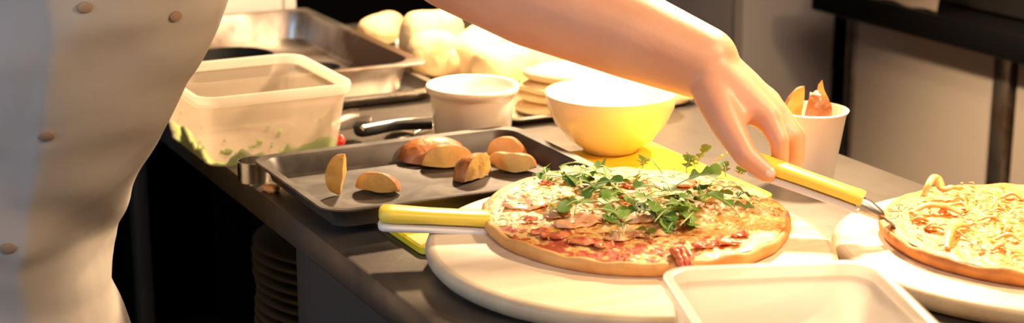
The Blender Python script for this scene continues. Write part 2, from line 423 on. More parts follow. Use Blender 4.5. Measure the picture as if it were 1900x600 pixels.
def blob_strip(b, p, ang, L, w, h, bend=.0, waves=2., ph=0., mi=0, z1=0.):
    """soft folded slice: a rumpled lens-shaped slab"""
    nu, nv = 18, 8; top = []; 
    dx, dy = math.cos(ang), math.sin(ang)
    for i in range(nu+1):
        u = i/nu*2-1; row = []
        for j in range(nv+1):
            v = j/nv*2-1
            ww = w*(1-abs(u)**3)**.5*(1+.12*math.sin(5*u+ph)) + .0003
            lx = u*L/2; ly = v*ww/2 + bend*(u*u)*L
            z = h*(1-v*v*.7)*(1-u**4*.6)*(.55+.45*math.sin(waves*math.pi*u+ph)) + z1*u
            row.append(Vector((p.x + lx*dx - ly*dy, p.y + lx*dy + ly*dx, p.z + z)))
        top.append(row)
    tv = [[b.verts.new(q) for q in r] for r in top]; bv = [[b.verts.new(q - Vector((0,0,.0014))) for q in r] for r in top]
    for i in range(nu):
        for j in range(nv):
            for (g, fl) in ((tv, 0), (bv, 1)):
                f = b.faces.new((g[i][j], g[i+1][j], g[i+1][j+1], g[i][j+1])[::-1 if fl else 1]); f.material_index = mi; f.smooth = True
    for i in range(nu):
        for j in (0, nv): b.faces.new((tv[i][j], tv[i+1][j], bv[i+1][j], bv[i][j])).material_index = mi
    for j in range(nv):
        for i in (0, nu): b.faces.new((tv[i][j], tv[i][j+1], bv[i][j+1], bv[i][j])).material_index = mi

#
hams = [(1075,412,.62,.050,.026,.006), (990,382,.50,.055,.022,.0045), (1185,405,.2,.040,.02,.004), (1160,436,.3,.038,.016,.004), (1030,398,1.0,.03,.018,.004), (1250,345,.2,.04,.02,.003), (1150,365,.4,.034,.018,.003), (960,375,.9,.03,.016,.003), (1210,430,-.3,.03,.015,.003)]
for k, (x, y, a, L, w, h) in enumerate(hams):
    b = nb(); blob_strip(b, loc1(x, y), a-.5, L, w, h, .10*math.sin(k), 1.5+.3*k % 1.5, k*1.3)
    for v in b.verts: v.co += Vector((nz3(v.co, 95), nz3(v.co + Vector((3,1,2)), 95), .5*nz3(v.co + Vector((5,5,2)), 150)))*.0045
    link('ham_slice', b, 'ham', P1, angle=120)
toms = [(1030,438,.05,.028,.012), (1085,447,.0,.034,.012), (1120,452,.3,.022,.010), (1000,430,.3,.018,.009), (1345,444,.2,.030,.010), (1305,452,0,.024,.009), (1375,432,.5,.018,.008), (985,410,.6,.016,.008), (1170,350,.2,.018,.007), (1010,347,.2,.014,.006)]
for k, (x, y, a, L, w) in enumerate(toms):
    b = nb(); blob_strip(b, loc1(x, y, .0008), a-.5, L*.9, w*1.1, .0026, .16*math.cos(k), .8 + .25*(k % 3), k*2.1)
    for v in b.verts: v.co += Vector((nz3(v.co, 170), nz3(v.co + Vector((3,1,2)), 170), .45*nz3(v.co + Vector((5,5,2)), 260)))*.0026
    link('tomato_piece', b, 'tomato', P1, angle=120)
# a scrap of tomato and ham hanging over the front crust
b = nb(); q0 = I1 @ at(1258, 462, ZT+.041)
dirp = Vector((q0.x, q0.y, 0)).normalized()
for s in (-1, 0, 1):
    side = Vector((-dirp.y, dirp.x, 0))*.0035*s
    e0 = dirp*.139
    pts = [dirp*.118 + side + Vector((0,0,.0175)), dirp*.132 + side*1.4 + Vector((0,0,.0200)), dirp*.1425 + side*1.2 + Vector((0,0,.0140)), dirp*.1445 + side*.8 + Vector((0,0,.0065)), dirp*.145 + side*1.1*(1+.4*s) + Vector((0,0,.001+.0015*abs(s)))]
    tube(b, cr(pts, 5), [.0033 + .0007*math.sin(i*1.7+s) for i in range(21)], 8)
link('hanging_topping', b, 'tomato', P1, angle=90)
# shredded cheese strands
b = nb(); random.seed(5)
for k in range(190):
    a = random.uniform(0, 6.283); r = .128*math.sqrt(random.random()); p = Vector((r*math.cos(a), r*math.sin(a), .0160 + random.uniform(0, .0018)))
    t = random.uniform(0, 6.283); L = random.uniform(.004, .010)
    d = Vector((math.cos(t), math.sin(t), random.uniform(-.15,.15)))*L; s = Vector((-d.y, d.x, 0))*random.uniform(-.3,.3)
    tube(b, [p-d*.5, p+s+Vector((0,0,.0012)), p+d*.5], [.0005, .0009, .0005], 5, flat=.6)
sc = link('shredded_cheese', b, 'cheese_shred', P1, angle=120); sc['kind'] = 'stuff'

def rocket(parent, p, ang, L, pitch, curl, mname, lobes=3, w=.0045, roll=0.):
    """a lobed rocket leaf with its pale midrib"""
    b = nb(); nu = 26
    d = Vector((math.cos(ang), math.sin(ang), 0)); s = Vector((-d.y, d.x, 0)); ctr = []; pos = Vector(p); pit = pitch
    for i in range(nu+1):
        ctr.append((pos.copy(), pit)); pos = pos + (d*math.cos(pit) + Vector((0,0,1))*math.sin(pit))*(L/nu)
        pos += s*(.00022*math.sin(i*.3+curl*9)); pit -= curl/nu*2
        if pos.z < .0185: pos.z = .0185
    L_, C_, R_ = [], [], []
    for i, (c, pt) in enumerate(ctr):
        t = i/nu
        if t < .24: ww = .0006
        else:
            u = (t-.24)/.76
            lobe = .5+.5*math.cos(u*lobes*2*math.pi*(.95) + math.pi*.6)
            ww = w*(.25 + .75*lobe)*min(1, u*4+.25) if u < .60 else w*1.15*max(.0, math.sin(math.pi*min(1,(1.02-u)/.46)))**.6
            ww = max(ww, .0004) if i < nu else .0003
        nrm = (-d*math.sin(pt) + Vector((0,0,1))*math.cos(pt))
        sd = s*math.cos(roll) + nrm*math.sin(roll)
        L_.append(b.verts.new(c + sd*ww + nrm*.25*ww)); C_.append(b.verts.new(c)); R_.append(b.verts.new(c - sd*ww*.95 + nrm*.25*ww))
    for i in range(nu):
        mi = 1 if i < nu*.28 else 0
        for (A, B) in ((L_, C_), (C_, R_)):
            f = b.faces.new((A[i], A[i+1], B[i+1], B[i])); f.material_index = mi; f.smooth = True
    tube(b, [c + Vector((0,0,.0002)) for c, _ in ctr[:int(nu*.85):2]], [.0008 - .0005*k/12 for k in range(len(ctr[:int(nu*.85):2]))], 5, mi=1)
    return link('rocket_leaf', b, [mname, 'rocket_stem'], parent, angle=120)
random.seed(21)
clusters = [((1070,350), (62,24), 24, 0), ((1145,385), (48,28), 16, 0), ((1250,392), (62,26), 22, 0), ((1225,420), (38,18), 9, 0), ((1300,370), (50,22), 12, 0), ((1200,345), (12,16), 4, 1), ((1335,338), (38,10), 7, 1), ((1010,402), (35,8), 3, 0)]
for (cx, cy), (sx, sy), n, upr in clusters:
    for k in range(n):
        x = cx + max(-1.5, min(1.5, random.gauss(0, .72)))*sx; y = cy + max(-1.5, min(1.5, random.gauss(0, .72)))*sy
        p = loc1(x, y, random.uniform(.002, .010))
        a = random.uniform(0, 6.283); L = random.uniform(.024, .046)
        p = p - Vector((math.cos(a), math.sin(a), 0))*L*.5
        pit = random.uniform(.8, 1.25) if upr else random.uniform(.1, .75)
        rocket(P1, p, a, L*(.55 if upr else 1), pit, random.uniform(.1, .3) if upr else random.uniform(.3, 1.0), random.choice(['rocket_green','rocket_green','rocket_dark']), random.choice([2,3,3]), random.uniform(.0045, .0085), random.uniform(-.7, .7))

# pizza 2 toppings : chicken or onion pieces
def curl_piece(parent, name, m, pts, r0, flat=.55):
    b = nb(); c = cr(pts, 6); n = len(c)
    tube(b, c, [r0*(.45+.55*math.sin(math.pi*min(.97, max(.06, i/(n-1))))) for i in range(n)], 10, flat=flat)
    return link(name, b, m, parent, angle=120)
mat('onion', (.84,.50,.16), .4, 0, (.72,.32,.07), 60, coat=.4, bump=.2)
def L2(x, y, dz=0): return loc2(x, y, dz)
curl_piece(P2, 'onion_piece', 'onion', [L2(1712,372,.004), L2(1722,368,.014), L2(1735,360,.017), L2(1748,366,.008), L2(1765,366,.010), L2(1780,360,.005)], .0048)
curl_piece(P2, 'onion_piece', 'onion', [L2(1690,398,.001), L2(1715,393,.006), L2(1750,394,.006), L2(1785,399,.001)], .0045)
curl_piece(P2, 'onion_piece', 'onion', [L2(1758,462,.000), L2(1762,445,.006), L2(1772,430,.005), L2(1800,418,.001)], .0042)
random.seed(9)
for k in range(20):
    x = random.uniform(1700, 1990); y = random.uniform(365, 470); 
    p = L2(x, y); 
    if p.xy.length > .118: continue
    a = random.uniform(0, 6.28); L = random.uniform(.012, .024); d = Vector((math.cos(a), math.sin(a), 0))*L
    curl_piece(P2, 'onion_piece', 'onion', [p-d*.5, p-d*.15+Vector((d.y*.25,-d.x*.25,.004)), p+d*.15+Vector((d.y*.25,-d.x*.25,.0035)), p+d*.5], random.uniform(.0024, .004))
b = nb()
for k in range(150):
    a = random.uniform(0, 6.283); r = .133*math.sqrt(random.random()); p = Vector((r*math.cos(a), r*math.sin(a), .0165 + random.uniform(0, .0015)))
    t = random.uniform(0, 6.283); L = random.uniform(.004, .011); d = Vector((math.cos(t), math.sin(t), random.uniform(-.15,.15)))*L; s = Vector((-d.y, d.x, 0))*random.uniform(-.3,.3)
    tube(b, [p-d*.5, p+s+Vector((0,0,.0012)), p+d*.5], [.0006, .0011, .0006], 5, flat=.6)
sc = link('shredded_cheese', b, 'cheese_shred', P2, angle=120); sc['kind'] = 'stuff'

# ---------------------------------------------------------------- baking tray with potato wedges
TZ = ZT + YB + .0005
tcx, tcy = .686, 1.531
o = link('baking_tray', pan_mesh([(.132,.092,.012,.0), (.137,.097,.016,.002), (.1425,.1025,.02,.0185), (.152,.112,.026,.0200), (.1525,.1125,.026,.0215), (.1510,.111,.025,.0225), (.1425,.1025,.021,.0215), (.1395,.0995,.019,.0180), (.134,.094,.016,.0030), (.130,.090,.014,.0016)], 8), 'tray_nonstick', loc=(tcx, tcy, TZ), angle=35)
tag(o, 'dark non-stick baking tray holding seven roast potato wedges', 'baking tray')

def wedge(L, R, bend, pale, seed, A=48):
    """a quarter of a potato: curved skin outside, two flat cut faces meeting at the inner edge"""
    b = nb(); n = 19; rs = []; A = math.radians(A)
    for i in range(n):
        u = -1 + 2*i/(n-1)
        s = max(.0, 1-abs(u)**2.3)**.55; s = .08 + .92*s
        x = u*L/2; yo = bend*(u*u)*L*.5
        ring = [Vector((x, math.cos(math.pi/2 - A + 2*A*k/8)*R*s, math.sin(math.pi/2 - A + 2*A*k/8)*R*s + yo)) for k in range(9)]
        p0 = ring[-1].copy(); p1 = ring[0].copy(); apex = Vector((x*.92, 0, yo + .02*R))
        for t in (.3, .65): ring.append(p0.lerp(apex, t) + Vector((0, -.05*R*s, 0)))
        ring.append(apex)
        for t in (.35, .7): ring.append(apex.lerp(p1, t) + Vector((0, .05*R*s, 0)))
        for v in ring:
            v += Vector((nz3(v + Vector((seed,0,0)), 70), nz3(v + Vector((0,seed,0)), 70), nz3(v + Vector((0,0,seed)), 70)))*.0016
        rs.append(ring)
    vr = [[b.verts.new(p) for p in r] for r in rs]; m = len(rs[0])
    for a, c in zip(vr, vr[1:]):
        for i in range(m):
            f = b.faces.new((a[i], a[(i+1) % m], c[(i+1) % m], c[i])); f.material_index = 0 if i < 8 else 1; f.smooth = True
    for r in (vr[0], vr[-1]): b.faces.new(r).material_index = 0
    return b
def put_wedge(pos, L, R, bend, rot, pale, seed, label, group):
    b = wedge(L, R, bend, pale, seed)
    o = link('potato_wedge', b, ['potato_skin', 'potato_pale' if pale else 'potato_flesh'], rot=rot, angle=60)
    Rm = o.rotation_euler.to_matrix(); mz = min((Rm @ v.co).z for v in o.data.vertices)
    o.location = Vector((pos[0], pos[1], pos[2] - mz))
    tag(o, label, 'potato wedge', group); return o
GT = 'roast potato wedges on the baking tray'; fl = TZ + .0022
D = math.radians
wl = [((800,296), .072, .024, .10, (D(-42), 0, D(166)), 0, 'long brown-skinned potato wedge at the back of the tray'),
      ((832,314), .055, .025, .12, (D(-42), 0, D(-20)), 1, 'pale crescent potato wedge lying in front of the long brown one'),
      ((938,300), .044, .025, .06, (D(-42), 0, D(-50)), 1, 'golden potato wedge nearest the back right corner of the tray'),
      ((888,334), .046, .027, .05, (D(-42), D(0), D(28)), 1, 'upright stubby potato wedge with pale cut face towards the viewer'),
      ((948,322), .052, .021, .3, (D(-42), 0, D(-48)), 1, 'slim curved potato wedge nearest the right side of the tray'),
      ((637,366), .044, .0175, .10, (D(12), D(-74), D(-88)), 0, 'pointed potato wedge standing on end at the left of the tray'),
      ((697,360), .048, .021, .14, (D(-42), 0, D(-50)), 0, 'reddish brown potato wedge lying right of the upright pointed one')]
for k, ((x, y), L, R, bd, rot, pale, lab) in enumerate(wl):
    p = at(x, y, fl); put_wedge((p.x, p.y, fl), L, R, bd, rot, pale, k*3.1, lab, GT)

# ---------------------------------------------------------------- steel ring cutter
rc = at(457, 338, ZT)
b = nb(); lathe(b, [(.0186, 0), (.0186, .021), (.0182, .0216), (.0178, .021), (.0178, 0)], 48)
bmesh.ops.delete(b, geom=[f for f in b.faces if len(f.verts) == 3], context='FACES')
b2 = nb(); rings(b2, [circ(0,0,0,.0168,48), circ(0,0,.0215,.0168,48), circ(0,0,.0215,.0159,48), circ(0,0,0,.0159,48), circ(0,0,0,.0168,48)]); b.free()
o = link('ring_cutter', b2, 'steel', loc=(.5455, 1.662, ZT+.0003)); tag(o, 'small shiny steel ring cutter standing on the counter edge', 'ring cutter')
# crumpled scrap beside it
b = nb(); bmesh.ops.create_icosphere(b, subdivisions=3, radius=.008)
for v in b.verts: v.co = Vector((v.co.x*1.3, v.co.y*.8, v.co.z*.55))*(1+.5*nz3(v.co, 200))
s = at(497, 352, ZT); s.x = .5475; s.y = 1.612; o = link('food_scrap', b, 'ham', loc=(s.x, s.y, ZT+.004), rot=(0,0,-.9)); tag(o, 'small pale scrap of food on the counter beside the ring cutter', 'food scrap')

# ---------------------------------------------------------------- tubs
def tub(loc, rz, hx, hy, H, label, cor=.022, flare=.014, pm='tub_plastic'):
    e = empty('plastic_tub', loc, label, 'tub', 'lidless translucent plastic tubs', (0,0,rz)); w = .0013
    bx, by = hx-flare, hy-flare
    b = pan_mesh([(bx-.004, by-.004, cor*.7, .0), (bx, by, cor*.8, .003), (hx-.004, hy-.004, cor, H-.010), (hx-.004-w, hy-.004-w, cor-w, H-.010), (bx-w, by-w, cor*.8-w, .0045), (bx-.006, by-.006, cor*.6, .0035)], 8)
    link('tub_body', b, pm, e, angle=45)
    b = nb(); rings(b, [rrect(a, c, r, z, 8) for a, c, r, z in [(hx-.0062, hy-.0062, cor-.002, H-.0105), (hx-.0035, hy-.0035, cor, H-.011), (hx+.0005, hy+.0005, cor+.004, H-.0115), (hx+.002, hy+.002, cor+.005, H-.004), (hx+.001, hy+.001, cor+.004, H-.0005), (hx-.002, hy-.002, cor+.001, H), (hx-.0055, hy-.0055, cor-.001, H-.001), (hx-.0062, hy-.0062, cor-.002, H-.0105)]])
    link('tub_rim', b, 'tub_rim_plastic', e, angle=60)
    return e, bx-w, by-w
tx, ty = .592, 1.802
T1, ibx, iby = tub((tx, ty, ZT+.0003), 0, .0885, .0935, .081, 'translucent plastic tub smeared with green pesto beside the steel pan')
q = at(1422, 489, .972); rotT = D(-20)
fwd = Vector((math.sin(-rotT), math.cos(rotT), 0))
tc2 = Vector((q.x, q.y, 0)) - Vector((fwd.x, fwd.y, 0))*.088
T2, _, _ = tub((tc2.x, tc2.y, ZT+.0003), rotT, .083, .088, .072, 'empty translucent plastic tub in the near foreground, in front of the boards', pm='tub_milky')
# pesto left in the tub: bottom pool climbing the wall, and splashes
random.seed(4)
b = nb(); ro = []
raw = rrect(ibx-.0012, iby-.0012, .016, 0, 8); base = []
for p, q in zip(raw, raw[1:] + raw[:1]):
    m_ = max(1, int((q-p).length/.0022))
    base += [p.lerp(q, t/m_) for t in range(m_)]
def ph(p):
    k = max(0., min(1., max(-p.y/iby*1.0, -p.x/ibx*1.05)))**5*(1 if p.x < .2*ibx else .6)
    return .0005 + k*(.0115 + .026*nz3(p + Vector((2,5,1)), 34) + .010*nz3(p + Vector((7,1,1)), 95))
rs = []
for t in (0, .35, .7, 1.0):
    ring = []
    for p in base:
        h = max(.0008, ph(p)); f = 1 + (.011/.07)*(h*t)/.08
        ring.append(Vector((p.x*(1+.17*h*t/.07*.9), p.y*(1+.15*h*t/.07*.9), .0022 + h*t)))
    rs.append(ring)
for (s_, hk) in ((.955, .7), (.91, .3), (.87, 0.)):
    rs.append([Vector((p.x*s_, p.y*s_, .0022 + hk*max(.0008, ph(p)) + (.0006*nz3(p*s_, 150) if hk else 0))) for p in base])
rs.append([q_.copy() for q_ in rs[0]]); rings(b, rs)
gone = [f for f in b.faces if max(-f.calc_center_median().y/iby, -f.calc_center_median().x/ibx) < .80 and f.calc_center_median().z < .0065]
bmesh.ops.delete(b, geom=gone, context='FACES')
for k in range(36):
    side = random.random(); hz_ = random.uniform(.015, .058)*random.uniform(.5,1)
    if side < .72: x = random.uniform(-ibx, ibx)*.9; p = Vector((x, -(iby + .0095*hz_/.07*1.0) + .0022, hz_))
    else: y = random.uniform(-iby, iby)*.9; p = Vector((-(ibx + .0095*hz_/.07) + .0022, y, hz_))
    sph = bmesh.ops.create_icosphere(b, subdivisions=2, radius=random.uniform(.0012, .0042)*max(.3, 1.3-hz_*16))
    sx, sz = random.uniform(.7, 1.5), random.uniform(.6, 1.2)
    for v in sph['verts']:
        c = v.co*(1+.3*nz3(v.co + p, 300))
        v.co = (Vector((c.x*sx, c.y*.35, c.z*sz)) if side < .72 else Vector((c.x*.35, c.y*sx, c.z*sz))) + p
o = link('green_pesto', b, 'pesto', loc=(tx, ty, ZT+.0003), angle=90); tag(o, 'green pesto smeared along the bottom and walls of the plastic tub', 'sauce', kind='stuff')

# ---------------------------------------------------------------- deep steel pan and the shallow tray beneath
px1 = .864; py0 = 1.925; py1 = 2.36; pw = .325; pcx, pcy = px1-pw/2, (py0+py1)/2; phy = (py1-py0)/2
o = link('shallow_tray', pan_mesh([(pw/2-.003, phy+.002, .02, 0), (pw/2+.002, phy+.007, .025, .002), (pw/2+.008, phy+.013, .03, .0135), (pw/2+.016, phy+.020, .034, .0145), (pw/2+.017, phy+.021, .034, .0125), (pw/2+.0175, phy+.0215, .034, .0155), (pw/2+.008, phy+.012, .028, .0157), (pw/2, phy+.005, .022, .0035), (pw/2-.004, phy, .02, .0022)], 8), 'steel', loc=(pcx, pcy, ZT+.0003), angle=40)
tag(o, 'shallow steel tray lying directly under the deep steel pan', 'tray')
HZ = .0425
o = link('roasting_pan', pan_mesh([(pw/2-.028, phy-.028, .03, 0), (pw/2-.020, phy-.020, .034, .004), (pw/2-.012, phy-.012, .038, HZ-.003), (pw/2-.0005, phy-.0005, .012, HZ-.002), (pw/2, phy, .010, HZ-.003), (pw/2+.0006, phy+.0006, .010, HZ), (pw/2-.001, phy-.001, .010, HZ+.0006), (pw/2-.0125, phy-.0125, .037, HZ), (pw/2-.0135, phy-.0135, .037, HZ-.004), (pw/2-.0215, phy-.0215, .033, .005), (pw/2-.028, phy-.028, .03, .0015)], 10), 'steel_worn', loc=(pcx, pcy, ZT+.0032), angle=40)
tag(o, 'deep rectangular steel pan with browned sides, two black dishes inside', 'roasting pan')
for (x, y, R, lab) in ((430, 100, .055, 'round black dish at the left inside the deep steel pan, partly hidden by the chef'), (590, 122, .030, 'round black dish in the near right part of the deep steel pan')):
    p = at(x, y, ZT+.03)
    hh = .026 if R > .05 else .012
    bb = nb(); lathe(bb, [(0, 0), (R-.012, 0), (R-.004, .004), (R, hh-.001), (R, hh), (R-.002, hh), (R-.005, .006), (R-.014, .002), (0, .002)], 56)
    p = at(x, y, ZT+.007+hh)
    xx = max(pcx-pw/2+.036+R, min(pcx+pw/2-.036-R, p.x)); yy = max(py0+.036+R, min(py1-.036-R, p.y))
    o = link('black_dish', bb, 'black_pan', loc=(xx, yy, ZT+.0054)); tag(o, lab, 'dish', 'black dishes in the steel pan')

# ---------------------------------------------------------------- ramekin, bowl, cup
rp = at(877, 258, ZT)
b = nb(); lathe(b, [(0, .001), (.040, 0), (.043, .002), (.0475, .050), (.0485, .054), (.0525, .0565), (.0532, .0605), (.0525, .0635), (.0505, .0642), (.0475, .062), (.0450, .050), (.0405, .006), (.036, .004), (0, .004)], 80)
o = link('ramekin', b, 'ceramic_white', loc=rp + Vector((0,0,.0003)), angle=60); tag(o, 'straight-sided white ceramic pot between the steel pan and the bowl', 'pot')
bp_ = at(1132, 279, ZT+YB)
b = nb(); lathe(b, [(0, .001), (.026, .001), (.028, 0), (.030, .001), (.031, .004), (.046, .014), (.060, .031), (.0685, .049), (.0722, .0645), (.0718, .0655), (.0700, .0650), (.0662, .049), (.058, .0325), (.045, .018), (.028, .008), (0, .006)], 96)
b.faces.ensure_lookup_table()
for i_, f in enumerate(b.faces):
    f.material_index = 1 if (i_ < 96*15 and i_//96 >= 10) or i_ >= 96*15 + 96 else 0
for f in ():
    f.material_index = 1 if (c.xy.length < .0712 and c.z > .0055 and (c.xy.length < .0255 or c.xy.length < (.0300 + (c.z/.0655)**.62*.040))) else 0
o = link('bowl', b, ['bowl_yellow', 'bowl_inside'], loc=bp_ + Vector((0,0,.0003)), angle=60); tag(o, 'yellow bowl with white inside standing on the yellow chopping board', 'bowl')
cp_ = at(1501, 334, ZT); CH = .0755
b = nb(); lathe(b, [(0, .002), (.0225, .002), (.0235, 0), (.0245, .001), (.0352, CH-.003), (.0372, CH-.002), (.0376, CH), (.0360, CH+.0006), (.0346, CH-.002), (.0235, .006), (.020, .004), (0, .004)], 72)
o = link('snack_cup', b, 'cup_white', loc=cp_ + Vector((0,0,.0003)), angle=60); tag(o, 'tapered white cup filled with potato wedges behind the hand', 'cup')
GC = 'potato wedges standing in the white cup'
for k, (dx, dy, zz, rot, L, R, lab) in enumerate([(-.010, .004, .052, (D(0), D(-78), D(-60)), .060, .024, 'leftmost tall potato wedge in the cup, beside the fingers'),
        (.002, -.006, .048, (D(10), D(-82), D(60)), .064, .025, 'broad brown potato wedge in the middle of the cup'),
        (.021, .004, .056, (D(0), D(-106), D(-60)), .066, .013, 'thin potato wedge leaning on the right rim of the cup'),
        (.000, .012, .044, (D(20), D(-75), D(80)), .058, .022, 'potato wedge at the back of the cup behind the others')]):
    bb = wedge(L, R*.8, .1, 0, 40+k*5)
    w_ = W(dx, dy, 0)
    o = link('potato_wedge', bb, ['potato_skin', 'potato_flesh'], loc=(cp_.x + w_.x, cp_.y + w_.y, ZT + zz+.017), rot=rot, angle=60); tag(o, lab, 'potato wedge', GC)

# ---------------------------------------------------------------- bread
def loaf(center, L, R, rz, tilt, sq, seed, m, name, label, group, ends=.55, flatten=.85):
    b = nb(); n = 30; k = 28; rs = []
    for i in range(n):
        u = -1 + 2*i/(n-1); s = max(0., 1-abs(u)**(2/ends))**.5; s = .03 + .97*s
        rs.append([Vector((u*L/2, math.cos(2*math.pi*j/k)*R*s, (math.sin(2*math.pi*j/k)*R*s)*flatten)) for j in range(k)])
    for r in rs:
        for v in r: v += v.normalized()*(.0045*nz3(v + Vector((seed,0,0)), 28) + .0012*nz3(v + Vector((seed,0,0)), 90))
    rings(b, rs, True, True)
    o = link(name, b, m, loc=center, rot=(0, tilt, rz), angle=80)
    R3_ = o.rotation_euler.to_matrix(); low = center.z + min((R3_ @ v.co).z for v in o.data.vertices)
    if low < ZT + .0045: o.location.z += ZT + .0045 - low      # rests on the tray
    tag(o, label, 'bread', group); return o
GB = 'breads heaped on the tray behind the bowl'
bt = at(985, 232, ZT+.004)
# bread tray
o = link('bread_tray', pan_mesh([(.120,.255,.01,0), (.123,.258,.012,.002), (.128,.263,.015,.008), (.134,.269,.018,.0085), (.1345,.2695,.018,.0095), (.127,.262,.014,.010), (.122,.257,.012,.0035), (.120,.255,.01,.0018)], 6), 'steel', loc=(1.015, 2.005, ZT+.0003), angle=40)
tag(o, 'flat steel tray carrying the heap of breads', 'tray')
def bl(px, py, z): return at(px, py, z)
loaf(onX(706, 84, .930), .088, .028, D(40), 0, 1, 1, 'bread_flour', 'bread_roll', 'floury roll at the left showing above the steel pan wall', GB)
loaf(onX(800, 74, .940), .092, .038, D(-20), 0, 1, 2, 'bread_flour', 'bread_roll', 'largest round floury roll at the top of the bread heap', GB, flatten=.95)
loaf(onX(803, 122, .912), .070, .031, D(-30), 0, 1, 3, 'bread_flour', 'bread_roll', 'floury roll just behind the white pot, in front of the largest roll', GB, flatten=.95)
loaf(onX(900, 84, .985), .130, .033, D(30), D(-14), 1, 4, 'bread_flour', 'small_loaf', 'stubby loaf leaning upward against the top roll', GB, ends=.3)
loaf(onX(968, 118, 1.0), .135, .031, D(-2), D(-3), 1, 5, 'bread_flour', 'small_loaf', 'long floury loaf lying under the forearm', GB, ends=.35)
loaf(onX(868, 142, .955), .09, .027, D(-2), 0, 1, 6, 'bread_flour', 'small_loaf', 'loaf low in the heap directly behind the white pot', GB, ends=.4)
def flatbread(center, rx, ry, rz, h, seed, label, m='bread_flat'):
    b = nb(); n = 72; rs = []
    for (q, z) in ((0.001,0), (.6,-.0005), (.93,.0), (.99,.002), (1,.0045), (.97,.0075), (.85,.010), (.5,.0125), (.001,.013)):
        rs.append([Vector((rx*q*math.cos(2*math.pi*i/n)*(1+.04*nz3((math.cos(2*math.pi*i/n), math.sin(2*math.pi*i/n), seed), 1.6)), ry*q*math.sin(2*math.pi*i/n), z*h/.013)) for i in range(n)])
    for r in rs:
        for v in r: v.z += (.0022*nz3(v + Vector((seed,0,0)), 26) + .006*math.sin(v.x*22+seed)*(.3)) if v.z > .002*h/.013 else 0
    rings(b, rs, True, True)
    o = link('flatbread', b, m, loc=center, rot=(0, 0, rz), angle=80); tag(o, label, 'bread', GB)
zf = ZT+.0045
FB = [(1100, .094, .060, -22, 'lowest flatbread of the pile behind the bowl'), (1092, .090, .058, -32, 'second flatbread from the bottom of the pile behind the bowl'), (1104, .093, .060, -20, 'third flatbread from the bottom of the pile behind the bowl'), (1110, .090, .058, -27, 'topmost flatbread of the pile behind the bowl')]
fb0 = onX(1104, 160, 1.015)
for k, (x, rx, ry, a, lab) in enumerate(FB):
    dx_ = (x-1104)*.00064
    flatbread((fb0.x + dx_*cY, fb0.y - dx_*sY, zf + k*.0125), rx, ry, D(a), .0135, k*3., lab)
p = onX(1205, 158, 1.098); flatbread((p.x, p.y, zf), .056, .045, D(-20), .030, 31, 'thick flat loaf at the right end of the breads, behind the wrist')

# ---------------------------------------------------------------- utensils between tub, pan and pot
sp = at(648, 262, ZT)
e = empty('serving_scoop', (sp.x, sp.y, ZT), 'dark-handled steel scoop lying between the tub and the white pot', 'scoop')
b = nb(); n = 20; rs = []
for i in range(9):
    t = i/8; r = .0185*math.sin(math.pi*(.18+.42*t))**.6
    rs.append([Vector((sp.x - .016 + .036*t, sp.y + math.cos(math.pi*j/(n-1))*r*1.05, ZT + .002 + r*(1.1 - math.sin(math.pi*j/(n-1))) + .010)) for j in range(n)])
rings(b, rs, closed=False); bmesh.ops.solidify(b, geom=b.faces[:], thickness=.001)
childw('scoop_bowl', b, 'steel', e, angle=80)
b = nb(); h0 = at(672, 246, ZT+.014); h1 = at(800, 232, ZT+.014)
tube(b, cr([Vector((sp.x+.012, sp.y, ZT+.016)), h0, h0.lerp(h1,.5)+Vector((0,0,.003)), h1], 5), .0055, 12); childw('handle', b, 'black_pan', e)
b = nb(); h0 = at(672, 238, ZT+.02); h1 = at(806, 222, ZT+.012); tube(b, cr([h0, h0.lerp(h1,.5)+Vector((0,0,.002)), h1], 6), .0035, 12)
o = link('tong_arm', b, 'steel', angle=80); tag(o, 'thin steel rod of a utensil just behind the scoop handle', 'utensil')
s0 = at(742, 254, ZT+.004); s1 = at(795, 243, ZT+.004)
e = empty('steel_spoon', (s0.x, s0.y, ZT), 'shiny steel spoon lying just behind the baking tray', 'spoon')
b = nb(); dirs = (s1-s0).normalized(); sd = Vector((-dirs.y, dirs.x, 0)); rs = []
for i in range(15):
    t = -1 + 2*i/14; w_ = .0135*max(.02, (1-t*t))**.5
    c = Vector((s0.x, s0.y, ZT+.0045)) + dirs*t*.022
    rs.append([c + sd*w_*math.cos(2*math.pi*j/20) + Vector((0,0,1))*(.0045*(math.sin(2*math.pi*j/20) if math.sin(2*math.pi*j/20) > 0 else .6*math.sin(2*math.pi*j/20)) + .001)*max(.1, 1-t*t) for j in range(20)])
rings(b, rs, True, True); childw('spoon_bowl', b, 'steel', e, angle=80)
b = nb(); tube(b, cr([Vector((s0.x,s0.y,ZT+.005))+dirs*.020, Vector((s0.x,s0.y,ZT+.009))+dirs*.05, Vector((s0.x,s0.y,ZT+.006))+dirs*.09], 5), .0032, 10, flat=.5); childw('handle', b, 'steel', e)
b = nb(); c0 = at(627, 268, ZT+.006); tube(b, cr([c0, c0+Vector((.003,-.002,.006)), c0+Vector((.004,.002,.013))], 4), [.0035,.0042,.0045,.0045,.0045,.0045,.004,.003,.0015], 10)
o = link('chilli_piece', b, 'chilli'); o.location.z = -.003; tag(o, 'small red chilli piece at the foot of the scoop', 'chilli')

